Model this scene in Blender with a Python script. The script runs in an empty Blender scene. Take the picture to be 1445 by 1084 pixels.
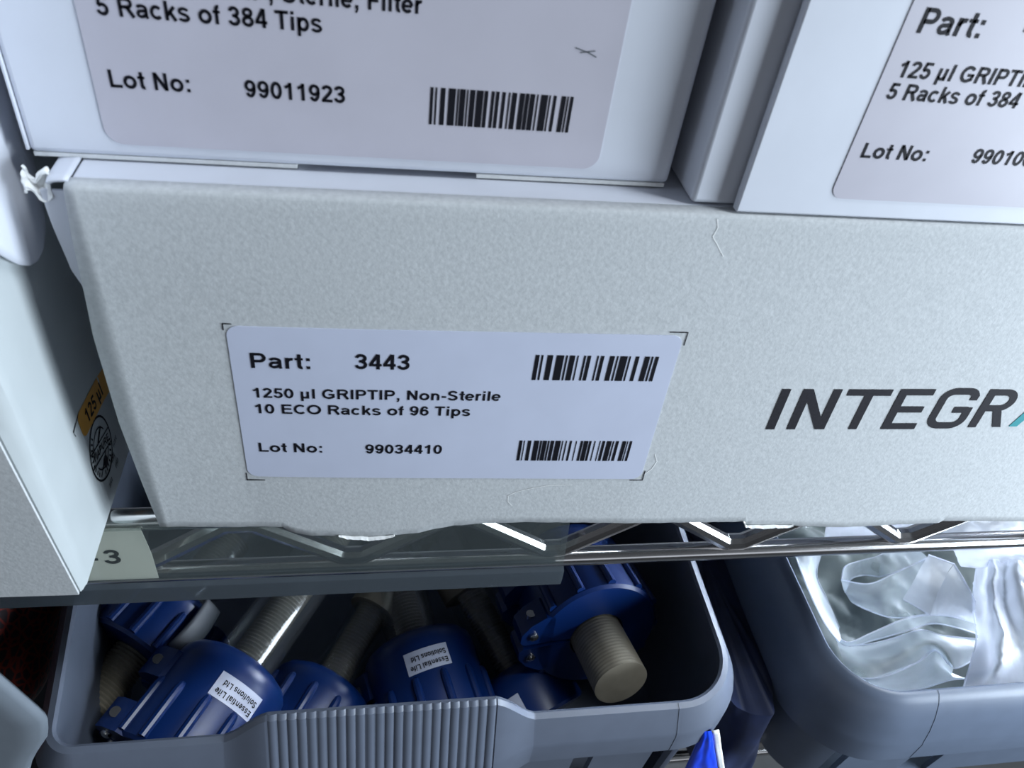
import bpy, bmesh, math, random
from mathutils import Vector, Matrix, noise

S = bpy.context.scene
COL = S.collection
SHELF = 1.05                      # height of the upper shelf in metres; all lengths below are millimetres from there
def W(p): return Vector((p[0]/1000, p[1]/1000, SHELF + p[2]/1000))

# ------------------------------------------------------------------ camera, light, exposure
RIGHT, DOWN, FWD = [(0.984416, -0.129211, 0.119291), (0.00241, -0.668363, -0.743831), (0.175841, 0.732527, -0.657635)]
cd = bpy.data.cameras.new('camera'); cam = bpy.data.objects.new('camera', cd); COL.objects.link(cam)
cd.sensor_fit = 'HORIZONTAL'; cd.sensor_width = 36; cd.lens = 1100/1445*36
cd.clip_start = 0.004; cd.clip_end = 50
cam.matrix_world = Matrix(((RIGHT[0], -DOWN[0], -FWD[0], 0), (RIGHT[1], -DOWN[1], -FWD[1], 0), (RIGHT[2], -DOWN[2], -FWD[2], 0), (0, 0, 0, 1)))
cam.location = W((0, -134, 173.3))
cd.dof.use_dof = True; cd.dof.focus_distance = 0.235; cd.dof.aperture_fstop = 32
S.camera = cam

world = bpy.data.worlds.new('world'); S.world = world; world.use_nodes = True
wn = world.node_tree; wb = wn.nodes['Background']; wb.inputs[1].default_value = 1.0
# a room with pale walls and windows at eye level, a dim ceiling and a dark floor
wtc = wn.nodes.new('ShaderNodeTexCoord'); wsp = wn.nodes.new('ShaderNodeSeparateXYZ'); wn.links.new(wtc.outputs['Generated'], wsp.inputs[0])
wr = wn.nodes.new('ShaderNodeValToRGB'); wm = wn.nodes.new('ShaderNodeMapRange'); wm.inputs['From Min'].default_value = -1
wn.links.new(wsp.outputs['Z'], wm.inputs[0]); wn.links.new(wm.outputs[0], wr.inputs[0]); wn.links.new(wr.outputs[0], wb.inputs[0])
for k, (pos, c_) in enumerate(((.44, .02), (.49, .42), (.55, .42), (.62, .05), (.90, .03))):
    e = wr.color_ramp.elements[k] if k < 2 else wr.color_ramp.elements.new(pos)
    e.position = pos; e.color = (c_*.90, c_*.96, c_*1.06, 1)

def area(name, loc, target, sx, sy, power, color):
    l = bpy.data.lights.new(name, 'AREA'); l.shape = 'RECTANGLE'; l.size = sx; l.size_y = sy; l.energy = power; l.color = color
    o = bpy.data.objects.new(name, l); COL.objects.link(o); o.location = loc
    o.rotation_euler = (Vector(target) - Vector(loc)).to_track_quat('-Z', 'Y').to_euler()
    return o
area('ceiling_lamp', (.95, -.33, 2.75), (.05, .0, 1.05), .25, .9, 16, (.84, .92, 1))
area('window_daylight', (.57, -.22, 1.10), (.05, 0, 1.09), .34, .26, 3.9, (.77, .885, 1))
side = area('bag_fill_lamp', (.78, .30, 1.10), (.34, .04, .97), .3, .3, .75, (.74, .84, 1)); side.data.spread = math.radians(26)  # added fill lamp, its narrow beam brightens the bags in the right bin
S.view_settings.view_transform = 'Standard'; S.view_settings.look = 'None'
S.view_settings.exposure = 0.70; S.view_settings.gamma = 1; S.view_settings.use_curve_mapping = False

# ------------------------------------------------------------------ materials
def mat(name, color, rough=.5, metal=0, noise_amt=0, scale=800, bump=0, bump_scale=900, spec=.5, color2=None, detail=3, sss=0):
    m = bpy.data.materials.new(name); m.use_nodes = True; nt = m.node_tree; b = nt.nodes['Principled BSDF']
    b.inputs['Base Color'].default_value = (*color, 1); b.inputs['Roughness'].default_value = rough
    b.inputs['Metallic'].default_value = metal; b.inputs['Specular IOR Level'].default_value = spec
    tc = nt.nodes.new('ShaderNodeTexCoord')
    if noise_amt or color2:
        n = nt.nodes.new('ShaderNodeTexNoise'); n.inputs['Scale'].default_value = scale; n.inputs['Detail'].default_value = detail
        nt.links.new(tc.outputs['Object'], n.inputs['Vector'])
        r = nt.nodes.new('ShaderNodeValToRGB'); nt.links.new(n.outputs['Fac'], r.inputs[0])
        r.color_ramp.elements[0].position = .32; r.color_ramp.elements[1].position = .68
        c2 = color2 or tuple(max(0, c*(1-noise_amt)) for c in color)
        c1 = color if color2 else tuple(c*(1+noise_amt) for c in color)
        r.color_ramp.elements[0].color = (*c2, 1); r.color_ramp.elements[1].color = (*c1, 1)
        nt.links.new(r.outputs[0], b.inputs['Base Color'])
    if bump:
        n2 = nt.nodes.new('ShaderNodeTexNoise'); n2.inputs['Scale'].default_value = bump_scale; n2.inputs['Detail'].default_value = 4
        nt.links.new(tc.outputs['Object'], n2.inputs['Vector'])
        bp = nt.nodes.new('ShaderNodeBump'); bp.inputs['Strength'].default_value = bump; bp.inputs['Distance'].default_value = .0002
        nt.links.new(n2.outputs['Fac'], bp.inputs['Height']); nt.links.new(bp.outputs[0], b.inputs['Normal'])
    return m

def clear(name, tint, see, gloss_rough=.08, body=(.3, .34, .33), body_w=.3, refl=1.0, edge=0):
    """thin clear plastic: tinted transparency, some milky body and a reflecting surface"""
    m = bpy.data.materials.new(name); m.use_nodes = True; nt = m.node_tree; nt.nodes.clear()
    N = nt.nodes.new; L = nt.links.new
    out = N('ShaderNodeOutputMaterial'); t = N('ShaderNodeBsdfTransparent'); t.inputs[0].default_value = (*tint, 1)
    d = N('ShaderNodeBsdfDiffuse'); d.inputs[0].default_value = (*body, 1)
    tr = N('ShaderNodeBsdfTranslucent'); tr.inputs[0].default_value = (*body, 1)
    dm = N('ShaderNodeMixShader'); dm.inputs[0].default_value = .4; L(d.outputs[0], dm.inputs[1]); L(tr.outputs[0], dm.inputs[2])
    mx = N('ShaderNodeMixShader'); mx.inputs[0].default_value = body_w; L(t.outputs[0], mx.inputs[1])
    if edge:
        l2 = N('ShaderNodeLayerWeight'); l2.inputs[0].default_value = .5; e2 = N('ShaderNodeMath'); e2.operation = 'MULTIPLY_ADD'; e2.use_clamp = True
        L(l2.outputs['Facing'], e2.inputs[0]); e2.inputs[1].default_value = edge; e2.inputs[2].default_value = body_w; L(e2.outputs[0], mx.inputs[0])
    L(dm.outputs[0], mx.inputs[2])
    g = N('ShaderNodeBsdfGlossy'); g.inputs['Roughness'].default_value = gloss_rough; g.inputs[0].default_value = (1, 1, 1, 1)
    lw = N('ShaderNodeLayerWeight'); lw.inputs[0].default_value = .5
    pw = N('ShaderNodeMath'); pw.operation = 'POWER'; L(lw.outputs['Facing'], pw.inputs[0]); pw.inputs[1].default_value = 4
    fr = N('ShaderNodeMath'); fr.operation = 'MULTIPLY_ADD'; L(pw.outputs[0], fr.inputs[0]); fr.inputs[1].default_value = .7*refl; fr.inputs[2].default_value = .05*refl
    mg = N('ShaderNodeMixShader'); L(fr.outputs[0], mg.inputs[0]); L(mx.outputs[0], mg.inputs[1]); L(g.outputs[0], mg.inputs[2])
    L(mg.outputs[0], out.inputs[0])
    return m

M = {}
M['white_card'] = mat('white coated card', (.61, .635, .70), .5, noise_amt=.025, scale=60, bump=.08, bump_scale=300)
M['raw_card'] = mat('pale card edge', (.78, .79, .78), .8, noise_amt=.05, scale=900)
M['grey_card'] = mat('mottled grey board', (.535, .555, .565), .75, color2=(.455, .475, .485), scale=900, detail=8, bump=.3, bump_scale=1200)
M['sticker_cool'] = mat('cool white sticker paper', (.53, .565, .69), .42, noise_amt=.02, scale=90)
M['sticker_mauve'] = mat('mauve white sticker paper', (.48, .465, .525), .42, noise_amt=.025, scale=70)
M['ink'] = mat('black print', (.006, .006, .010), .6, spec=.15)
M['logo_ink'] = mat('charcoal print', (.014, .013, .018), .7, spec=.2, noise_amt=.2, scale=1500)
M['teal_ink'] = mat('teal print', (.0, .24, .27), .5)
M['orange'] = mat('orange sticker', (.62, .30, .035), .5)
M['chrome'] = mat('chromed wire', (.78, .77, .77), .17, 1, bump=.05, bump_scale=350)
M['grey_plastic'] = mat('grey plastic', (.098, .116, .156), .42, noise_amt=.04, scale=120, bump=.05, bump_scale=1500)
M['grey_plastic_dark'] = mat('slate grey plastic', (.10, .126, .178), .38, noise_amt=.04, scale=120, bump=.05, bump_scale=1500)
M['tray_plastic'] = mat('pale grey plastic', (.15, .175, .205), .45, noise_amt=.04, scale=120)
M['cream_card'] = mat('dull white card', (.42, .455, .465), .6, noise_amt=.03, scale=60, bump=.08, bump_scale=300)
M['blue'] = mat('blue plastic', (.001, .019, .11), .36, bump=.05, bump_scale=1800)
M['beige'] = mat('beige plastic', (.24, .215, .165), .5, noise_amt=.05, scale=300)
M['metal'] = mat('steel', (.55, .54, .53), .25, 1)
M['clip'] = mat('grey clip', (.11, .12, .135), .5)
M['glass'] = clear('clear tube', (.93, .95, .96), .9, .06, (.4, .42, .45), .06)
M['strip'] = clear('clear label rail', (.94, .96, .95), .5, .10, (.24, .285, .29), .12)
M['strip_edge'] = clear('label rail lip', (.40, .44, .47), .4, .2, (.14, .17, .20), .5)
M['slip'] = mat('buff paper slip', (.88, .86, .77), .7)
M['film'] = clear('milky film', (.90, .94, .95), .5, .5, (.80, .87, .92), .20, .6, .6)
M['film_shaded'] = clear('shade-darkened milky film', (.7, .76, .74), .5, .5, (.24, .28, .27), .75, .4)  # milky film with the shade of the bin bottom put into its colour
M['film_white'] = clear('white film', (.9, .92, .95), .3, .3, (.86, .89, .97), .50, .6, .5)
M['navy'] = mat('navy fabric', (.008, .014, .045), .55, noise_amt=.3, scale=90, bump=.3, bump_scale=160)
M['bright_blue'] = mat('bright blue plastic', (.01, .06, .75), .3)
M['net'] = mat('red net', (.09, .016, .012), .6, color2=(.02, .012, .016), scale=330, detail=1)
M['wall'] = mat('painted wall', (.25, .26, .28), .9, noise_amt=.04, scale=6)
M['floor'] = mat('vinyl floor', (.20, .21, .22), .6, noise_amt=.1, scale=14)

# ------------------------------------------------------------------ mesh building
class MB:
    def __init__(s): s.v = []; s.f = []
    def add(s, vs, fs):
        b = len(s.v); s.v += [tuple(v) for v in vs]; s.f += [tuple(b+i for i in f) for f in fs]; return s
    def box(s, x0, x1, y0, y1, z0, z1):
        v = [(x, y, z) for z in (z0, z1) for y in (y0, y1) for x in (x0, x1)]
        return s.add(v, [(0,2,3,1),(4,5,7,6),(0,1,5,4),(2,6,7,3),(0,4,6,2),(1,3,7,5)])
    def loft(s, rings, closed=True, caps=True):
        n = len(rings[0]); vs = [p for r in rings for p in r]; fs = []
        for i in range(len(rings)-1):
            for j in range(n if closed else n-1):
                k = (j+1) % n; fs.append((i*n+j, i*n+k, (i+1)*n+k, (i+1)*n+j))
        if caps and closed: fs += [tuple(range(n-1, -1, -1)), tuple((len(rings)-1)*n+i for i in range(n))]
        return s.add(vs, fs)
    def tube(s, pts, r, n=12):
        pts = [Vector(p) for p in pts]; rings = []; up = None
        for i, p in enumerate(pts):
            t = (pts[min(i+1, len(pts)-1)] - pts[max(i-1, 0)]).normalized()
            if up is None: up = Vector((0,0,1)) if abs(t.z) < .9 else Vector((1,0,0))
            a = t.cross(up).normalized(); b = a.cross(t).normalized(); up = b
            rr = r[i] if isinstance(r, (list, tuple)) else r
            rings.append([tuple(p + rr*(math.cos(2*math.pi*k/n)*a + math.sin(2*math.pi*k/n)*b)) for k in range(n)])
        return s.loft(rings)
    def lathe(s, prof, n=48, a0=0, a1=360, closed_prof=False):
        full = abs(a1-a0) >= 360
        m = n if full else n+1; rings = []
        for i in range(m):
            a = math.radians(a0 + (a1-a0)*i/n); rings.append([(r*math.cos(a), r*math.sin(a), z) for r, z in prof])
        b = len(s.v); k = len(prof); s.v += [p for r in rings for p in r]
        for i in range(n):
            i2 = (i+1) % m
            for j in range(k if closed_prof else k-1):
                j2 = (j+1) % k; s.f.append((b+i*k+j, b+i2*k+j, b+i2*k+j2, b+i*k+j2))
        if not full and closed_prof:
            s.f.append(tuple(b+j for j in range(k))); s.f.append(tuple(b+n*k+j for j in range(k-1, -1, -1)))
        return s
    def grid(s, fn, nu, nv):
        vs = [fn(i/nu, j/nv) for j in range(nv+1) for i in range(nu+1)]
        return s.add(vs, [(j*(nu+1)+i, j*(nu+1)+i+1, (j+1)*(nu+1)+i+1, (j+1)*(nu+1)+i) for j in range(nv) for i in range(nu)])
    def poly(s, pts): return s.add(pts, [tuple(range(len(pts)))])
    def prism_y(s, xz, y0, y1):
        """outline in x,z given counter-clockwise as seen from the front, with depth along y"""
        n = len(xz); v = [(x, y0, z) for x, z in xz] + [(x, y1, z) for x, z in xz]
        return s.add(v, [tuple(range(n)), tuple(range(2*n-1, n-1, -1))] + [(i, n+i, n+(i+1) % n, (i+1) % n) for i in range(n)])
    def build(s, name, material, parent=None, origin=None, local=False, smooth=35, bevel=0, solid=0, fix=True):
        """origin: the thing's base point in mm; local: vertices are already in the thing's own millimetres"""
        o0 = Vector(origin) if origin is not None else (Vector(parent['_o']) if parent is not None and not local else Vector((0,0,0)))
        me = bpy.data.meshes.new(name); me.from_pydata([((x-o0.x)/1000, (y-o0.y)/1000, (z-o0.z)/1000) for x, y, z in s.v], [], s.f)
        bm = bmesh.new(); bm.from_mesh(me)
        bmesh.ops.remove_doubles(bm, verts=bm.verts, dist=1e-7)
        if fix: bmesh.ops.recalc_face_normals(bm, faces=bm.faces)
        bm.to_mesh(me); bm.free()
        me.materials.append(M[material]); o = bpy.data.objects.new(name, me); COL.objects.link(o)
        if parent is not None:
            o.parent = parent; o['_o'] = parent['_o']
        else:
            o.location = W(o0); o['_o'] = list(o0)
        if smooth:
            for p in me.polygons: p.use_smooth = True
            try: me.set_sharp_from_angle(angle=math.radians(smooth))
            except Exception: pass
        if bevel:
            b = o.modifiers.new('bevel', 'BEVEL'); b.width = bevel/1000; b.segments = 3; b.limit_method = 'ANGLE'; b.angle_limit = math.radians(40)
            b.harden_normals = False
        if solid:
            b = o.modifiers.new('thickness', 'SOLIDIFY'); b.thickness = solid/1000; b.offset = -1
        return o

def tag(o, label=None, cat=None, group=None, kind=None):
    if label: o['label'] = label
    if cat: o['category'] = cat
    if group: o['group'] = group
    if kind: o['kind'] = kind
    return o
def thing(name, label, cat, loc, group=None, rot=None):
    o = bpy.data.objects.new(name, None); COL.objects.link(o); o.empty_display_size = .01
    if rot is not None: o.matrix_world = rot.to_4x4()
    o.location = W(loc); o['_o'] = list(loc)
    return tag(o, label, cat, group)

# ------------------------------------------------------------------ lettering
def E(cx, cy, rx, ry, a0, a1):
    n = max(4, int(abs(a1-a0)/12)); return [(cx+rx*math.cos(math.radians(a0+(a1-a0)*i/n)), cy+ry*math.sin(math.radians(a0+(a1-a0)*i/n))) for i in range(n+1)]
def O(cx, cy, rx, ry): return E(cx, cy, rx, ry, 0, 360)
# strokes of a bold grotesque on a 1000-unit body (cap height 716): character: (advance, [(width, centre line), ...])
_S = E(325, 520, 205, 137, 12, 225) + [(300, 375), (400, 345)] + E(330, 197, 222, 138, 48, -168)
_9 = [(132, O(274, 478, 176, 180)), (132, E(270, 372, 180, 314, 8, -143))]
GLYPH = {
 ' ': (278, []), ':': (333, [(136, [(166, 0), (166, 136)]), (136, [(166, 383), (166, 519)])]),
 ',': (278, [(136, [(140, 0), (140, 136)]), (80, [(170, 30), (150, -70), (90, -150)])]), '-': (333, [(130, [(40, 255), (300, 255)])]),
 'P': (667, [(140, [(140, 0), (140, 716)]), (128, [(140, 652), (390, 652)] + E(400, 492, 168, 160, 90, -90) + [(140, 332)])]),
 'R': (722, [(140, [(140, 0), (140, 716)]), (128, [(140, 652), (410, 652)] + E(420, 510, 172, 142, 90, -90) + [(140, 368)]), (150, [(380, 370), (450, 310), (650, 0)])]),
 'a': (556, [(120, E(262, 362, 175, 98, 165, 0) + [(437, 90), (470, 0)]), (118, [(437, 300), (330, 272)] + E(225, 165, 130, 106, 90, 270) + [(330, 80), (437, 170)])]),
 'r': (389, [(138, [(134, 0), (134, 519)]), (128, E(300, 290, 166, 166, 180, 72))]),
 't': (333, [(138, [(180, 690), (180, 160)] + E(270, 150, 90, 92, 180, 285)), (104, [(20, 465), (320, 465)])]),
 '8': (556, [(126, O(278, 530, 158, 126)), (130, O(278, 208, 182, 148))]),
 '3': (556, [(132, E(268, 518, 168, 138, 172, -82)), (132, E(268, 212, 185, 150, 82, -172)), (116, [(200, 374), (300, 374)])]),
 '4': (556, [(138, [(390, 0), (390, 716)]), (122, [(26, 205), (530, 205)]), (130, [(370, 705), (70, 210)])]),
 '1': (556, [(140, [(330, 0), (330, 716)]), (120, [(345, 690), (270, 590), (95, 510)])]),
 '2': (556, [(134, E(276, 512, 176, 145, 172, -25) + [(330, 320), (130, 120), (120, 70)]), (124, [(40, 62), (515, 62)])]),
 '5': (556, [(124, [(130, 654), (500, 654)]), (122, [(182, 700), (130, 360)]), (130, E(264, 232, 186, 172, 140, -168))]),
 '0': (556, [(136, O(278, 358, 182, 298))]), '9': (556, _9), '6': (556, [(w_, [(556-x, 716-y) for x, y in p]) for w_, p in _9]),
 '\u00b5': (600, [(136, [(134, -190), (134, 519)]), (128, E(290, 200, 156, 140, 180, 360)), (136, [(446, 0), (446, 519)])]),
 'l': (278, [(138, [(139, 0), (139, 716)])]), 'I': (278, [(144, [(139, 0), (139, 716)])]), 'i': (278, [(138, [(139, 0), (139, 519)]), (138, [(139, 594), (139, 716)])]),
 'G': (778, [(138, E(392, 358, 286, 296, 40, 300) + [(640, 140)]), (138, [(648, 90), (648, 380)]), (122, [(395, 322), (716, 322)])]),
 'T': (611, [(126, [(20, 653), (592, 653)]), (144, [(306, 0), (306, 700)])]),
 'N': (722, [(138, [(140, 0), (140, 716)]), (138, [(582, 0), (582, 716)]), (150, [(140, 690), (582, 26)])]),
 'o': (611, [(136, O(305, 258, 212, 204))]), 'n': (611, [(138, [(134, 0), (134, 519)]), (132, E(302, 290, 168, 166, 180, 0) + [(470, 0)])]),
 'S': (667, [(136, _S)]), 's': (556, [(118, [(x*.81+5, y*.725) for x, y in _S])]),
 'e': (556, [(110, [(100, 252), (480, 252)]), (128, E(280, 258, 196, 204, 0, 318))]),
 'E': (667, [(140, [(140, 0), (140, 716)]), (124, [(140, 654), (610, 654)]), (120, [(140, 372), (580, 372)]), (124, [(140, 62), (622, 62)])]),
 'F': (611, [(140, [(140, 0), (140, 716)]), (124, [(140, 654), (570, 654)]), (120, [(140, 350), (520, 350)])]),
 'L': (611, [(140, [(140, 0), (140, 716)]), (124, [(140, 62), (582, 62)])]),
 'C': (722, [(138, E(385, 358, 282, 296, 46, 314))]), 'O': (778, [(138, O(389, 358, 312, 296))]),
 'k': (556, [(138, [(134, 0), (134, 716)]), (130, [(470, 519), (150, 190)]), (140, [(270, 330), (490, 0)])]),
 'c': (556, [(130, E(288, 258, 196, 204, 42, 318))]), 'f': (333, [(136, [(165, 0), (165, 560)] + E(265, 560, 100, 98, 180, 80)), (104, [(12, 465), (312, 465)])]),
 'p': (611, [(138, [(134, -198), (134, 519)]), (132, O(322, 258, 186, 206))]), 'd': (611, [(138, [(472, 0), (472, 716)]), (132, O(288, 258, 186, 206))]),
 'A': (722, [(140, [(72, 0), (361, 700), (650, 0)]), (116, [(180, 222), (540, 222)])]), 'V': (667, [(140, [(66, 716), (333, 40), (600, 716)])]),
 'u': (611, [(138, [(472, 519), (472, 0)]), (132, [(140, 519), (140, 230)] + E(306, 229, 166, 166, 180, 350))]),
 'U': (722, [(140, [(138, 716), (138, 270)] + E(361, 270, 223, 210, 180, 360) + [(584, 716)])]),
}
CAPH = 716
def glyphs(s, space=1.0):
    vs = []; fs = []; x0 = 0
    for ch in s:
        adv, strokes = GLYPH[ch]
        for w_, pts in strokes:
            n = len(pts); b = len(vs); loop = n > 3 and math.dist(pts[0], pts[-1]) < 1e-6
            for i, (x, y) in enumerate(pts):
                a = pts[i-1] if i else (pts[-2] if loop else pts[0]); c = pts[i+1] if i < n-1 else (pts[1] if loop else pts[-1])
                d = Vector((c[0]-a[0], c[1]-a[1])).normalized(); h = w_/2
                if 0 < i < n-1:
                    d1 = Vector((x-a[0], y-a[1])).normalized(); h = min(w_*.75, h/max(.5, d1.dot(d)))
                vs += [(x0+x-d.y*h, y+d.x*h), (x0+x+d.y*h, y-d.x*h)]
            fs += [(b+2*i+1, b+2*i+3, b+2*i+2, b+2*i) for i in range(n-1)]
        x0 += adv*space
    return vs, fs

def text(name, string, u0, u1, base, cap, place, material, parent, weight=.018, local=False, space=1.03):
    """lettering fitted between u0 and u1 on a surface; place(u, v) gives the point in mm"""
    vs, fs = glyphs(string, space); a = min(v[0] for v in vs); b = max(v[0] for v in vs)
    su = (u1-u0)/(b-a); sv = cap/CAPH
    mb = MB(); mb.add([place(u0+(x-a)*su, base+y*sv) for x, y in vs], fs)
    return mb.build(name, material, parent, local=local, smooth=0, fix=False)
def bars(name, spans, u0, u1, v0, v1, place, parent):
    a, b = spans[0][0], spans[-1][1]; mb = MB()
    for s0, s1 in spans:
        p, q = u0+(s0-a)/(b-a)*(u1-u0), u0+(s1-a)/(b-a)*(u1-u0)
        mb.add([place(p, v0), place(q, v0), place(q, v1), place(p, v1)], [(0,1,2,3)])
    return mb.build(name, 'ink', parent, smooth=0, fix=False)
def rounded(x0, x1, z0, z1, r, n=8):
    out = []
    for cx, cz, a in ((x1-r, z0+r, -90), (x1-r, z1-r, 0), (x0+r, z1-r, 90), (x0+r, z0+r, 180)):
        for i in range(n+1):
            t = math.radians(a + 90*i/n); out.append((cx+r*math.cos(t), cz+r*math.sin(t)))
    return out
def ribbon(pts, w, place, mb, taper=None):
    """flat stroke of width w along a polyline in the plane"""
    n = len(pts); L = []; R = []
    for i, (x, z) in enumerate(pts):
        a = pts[max(i-1, 0)]; b = pts[min(i+1, n-1)]; d = Vector((b[0]-a[0], b[1]-a[1])).normalized(); h = w/2
        if 0 < i < n-1:
            d1 = Vector((x-a[0], z-a[1])).normalized(); h = w/2/max(.5, d1.dot(d))
        L.append((x-d.y*h, z+d.x*h)); R.append((x+d.y*h, z-d.x*h))
    for i in range(n-1):
        mb.add([place(*R[i]), place(*R[i+1]), place(*L[i+1]), place(*L[i])], [(0,1,2,3)])

# ------------------------------------------------------------------ the room
def struct(name, mb, material):
    o = mb.build(name, material, smooth=0); o['kind'] = 'structure'; return o
struct('floor', MB().box(-1600, 1800, -1600, 620, -1080, -1050), 'floor')
struct('wall_back', MB().box(-1600, 1800, 560, 600, -1050, 900), 'wall')

# ------------------------------------------------------------------ wire shelving
shelving = thing('wire_shelving', 'chromed wire shelving carrying the white cartons above the grey bins', 'shelf', (60, 180, -1050))
def rail(z, name):
    return MB().tube([(-420, 8, z), (520, 8, z)], 3.1, 16)
def zigzag(zt, zb):
    pts = []; x = -420+3.6; up = False
    xs = [115.6 - 60.6*k for k in range(8, -1, -1)] + [115.6 + 60.6*k for k in range(1, 7)]
    for k, xb in enumerate(xs):
        for dx, z in ((-34, zt), (-27, zt), (-3, zb), (3, zb)):
            pts.append((xb+dx, 8, z))
    # rounded bends
    out = []
    for i, p in enumerate(pts):
        p = Vector(p)
        if 0 < i < len(pts)-1:
            a, b = Vector(pts[i-1]), Vector(pts[i+1])
            for t in (.3, .1): out.append(p.lerp(a, min(.45, t*6/max((p-a).length, 6))))
            for t in (.1, .3): out.append(p.lerp(b, min(.45, t*6/max((p-b).length, 6))))
        else: out.append(p)
    return MB().tube(out, 2.7, 10)
for top, drop in ((-3.2, 24), (-166, 24)):
    rail(top, 'top').build('front_rail', 'chrome', shelving)
    rail(top-drop, 'low').build('front_rail', 'chrome', shelving)
    zigzag(top-3, top-drop+4.5).build('zigzag_brace', 'chrome', shelving)
    MB().tube([(-420, 360, top), (520, 360, top)], 3.1, 12).build('back_rail', 'chrome', shelving)
    for k in range(31):
        x = -405 + 30*k
        MB().tube([(x, 7, top+1.4), (x, 362, top+1.4)], 1.6, 8).build('deck_wire', 'chrome', shelving)
for x in (-430, 530):
    for y in (8, 360):
        MB().tube([(x, y, -1050), (x, y, 500)], 12.5, 20).build('post', 'chrome', shelving)

# ------------------------------------------------------------------ long grey carton with the warped front
def bulge(x, z):
    s = max(0, (x+31)/101); s = min(s, 1) + max(0, s-1)*.4
    return 3.2*s*(max(0, 100-z)/80)**1.5 - 1.0*(max(0, 10-x)/64)**2*min(1, max(0, 99-z)/25)
def lerp_list(t, pts):
    for (a, va), (b, vb) in zip(pts, pts[1:]):
        if t <= b: return va + (vb-va)*(max(t, a)-a)/(b-a)
    return pts[-1][1]
BOTTOM = [(-54.1,2.1),(-35.8,1.8),(-23.4,1.9),(-21.5,-.2),(-16.1,-1.7),(-8,-1.5),(-1,-1.9),(5,-1.2),(12.3,0),(16,1.4),(21.7,3.1),(30,4.1),(41.1,4.7),(105.2,4.2),(106,2.6),(115,2.7),(123.7,2),(137.6,1.2),(149,1.6),(168.7,2.3),(169.5,3.2),(198,2.4),(252,2)]
LEFT = [(0,-54.1),(18.3,-55.4),(40,-56.6),(65,-56.6),(88.4,-55),(99.7,-53.8)]
carton = thing('long_carton', 'long grey board carton with a torn lower edge and white label, on the wire shelf', 'carton', (140, 150, 0))
TOPZ = 99.7
MB().box(-53.5, 250, 3.0, 300, .3, TOPZ-.1).build('body', 'white_card', carton, bevel=.8)
def front(u, v):
    n = BOTTOM_X
    x = n[min(len(n)-1, int(round(u*(len(n)-1))))]; z0 = lerp_list(x, BOTTOM) + .25*noise.noise((x*.45, 3.3, 0))
    if v > .93:
        t = (v-.93)/.07; a = t*math.pi/2; z = TOPZ-1.2+1.2*math.sin(a); yb = -bulge(x, TOPZ-1.2) + 1.2*(1-math.cos(a)) + (1.9*max(0, t-.999)/.001)
    else:
        z = z0 + (TOPZ-1.2-z0)*v/.93; yb = -bulge(x, z)
    if u < 1e-6: x = lerp_list(z, LEFT)
    return (x, yb, z)
BOTTOM_X = sorted(set([round(-54.1+i*2.0, 2) for i in range(153)] + [b[0] for b in BOTTOM]))
MB().grid(front, len(BOTTOM_X)-1, 44).build('front_panel', 'grey_card', carton, smooth=50, solid=.7, fix=False)
onf = lambda d: (lambda x, z: (x, -bulge(x, z)-d, z))
lab = MB(); out = rounded(-30.2, 70.2, 22.0, 68.8, 2.6)
def label_sheet(outl, place, split=24):
    """a label cut into vertical slices so that it follows a curved face"""
    x0 = min(p[0] for p in outl); x1 = max(p[0] for p in outl); mb = MB()
    def span(x):
        zs = []
        for (ax, az), (bx, bz) in zip(outl, outl[1:]+outl[:1]):
            if min(ax, bx) <= x <= max(ax, bx):
                if abs(bx-ax) < 1e-9: zs += [az, bz]
                else: zs.append(az+(bz-az)*(x-ax)/(bx-ax))
        return min(zs), max(zs)
    xs = sorted(set([x0+(x1-x0)*i/split for i in range(split+1)] + [round(p[0], 6) for p in outl]))
    xs = [min(max(x, x0+1e-6), x1-1e-6) for x in xs]
    rows = 10; cols = [[(x, span(x)[0]+(span(x)[1]-span(x)[0])*k/rows) for k in range(rows+1)] for x in xs]
    for a, b in zip(cols, cols[1:]):
        for k in range(rows):
            mb.add([place(*a[k]), place(*b[k]), place(*b[k+1]), place(*a[k+1])], [(0,1,2,3)])
    return mb
sticker = label_sheet(out, onf(.17)).build('printed_label', 'sticker_cool', carton, smooth=0, solid=.15, fix=False)
tag(sticker, 'white paper label printed with part number and two barcodes')
pf = onf(.25)
text('label_text', 'Part:', -26, -13.5, 57.5, 4.3, pf, 'ink', sticker)
text('label_text', '3443', -3.9, 8.1, 57.8, 4.3, pf, 'ink', sticker)
text('label_text', '1250 \u00b5l GRIPTIP, Non-Sterile', -26.4, 29.7, 48.7, 2.95, pf, 'ink', sticker)
text('label_text', '10 ECO Racks of 96 Tips', -26.4, 22.9, 43.8, 2.95, pf, 'ink', sticker)
text('label_text', 'Lot No:', -26.7, -12, 31.0, 3.1, pf, 'ink', sticker)
text('label_text', '99034410', -1.7, 16.9, 30.9, 3.1, pf, 'ink', sticker)
BAR_PART = [(138,167),(182,196),(228,268),(295,350),(365,378),(393,433),(450,460),(500,515),(527,553),(600,612),(628,653),(697,733),(750,762),(777,832),(845,857),(895,922),(965,1005),(1018,1032),(1047,1074)]
BAR_LOT = [(16,38),(50,57),(80,105),(127,163),(172,185),(192,222),(230,242),(252,277),(288,327),(338,346),(365,374),(397,412),(443,450),(480,497),(505,537),(545,562),(585,593),(625,632),(647,667),(682,717),(727,737),(752,773),(803,830),(838,846),(860,877)]
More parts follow.
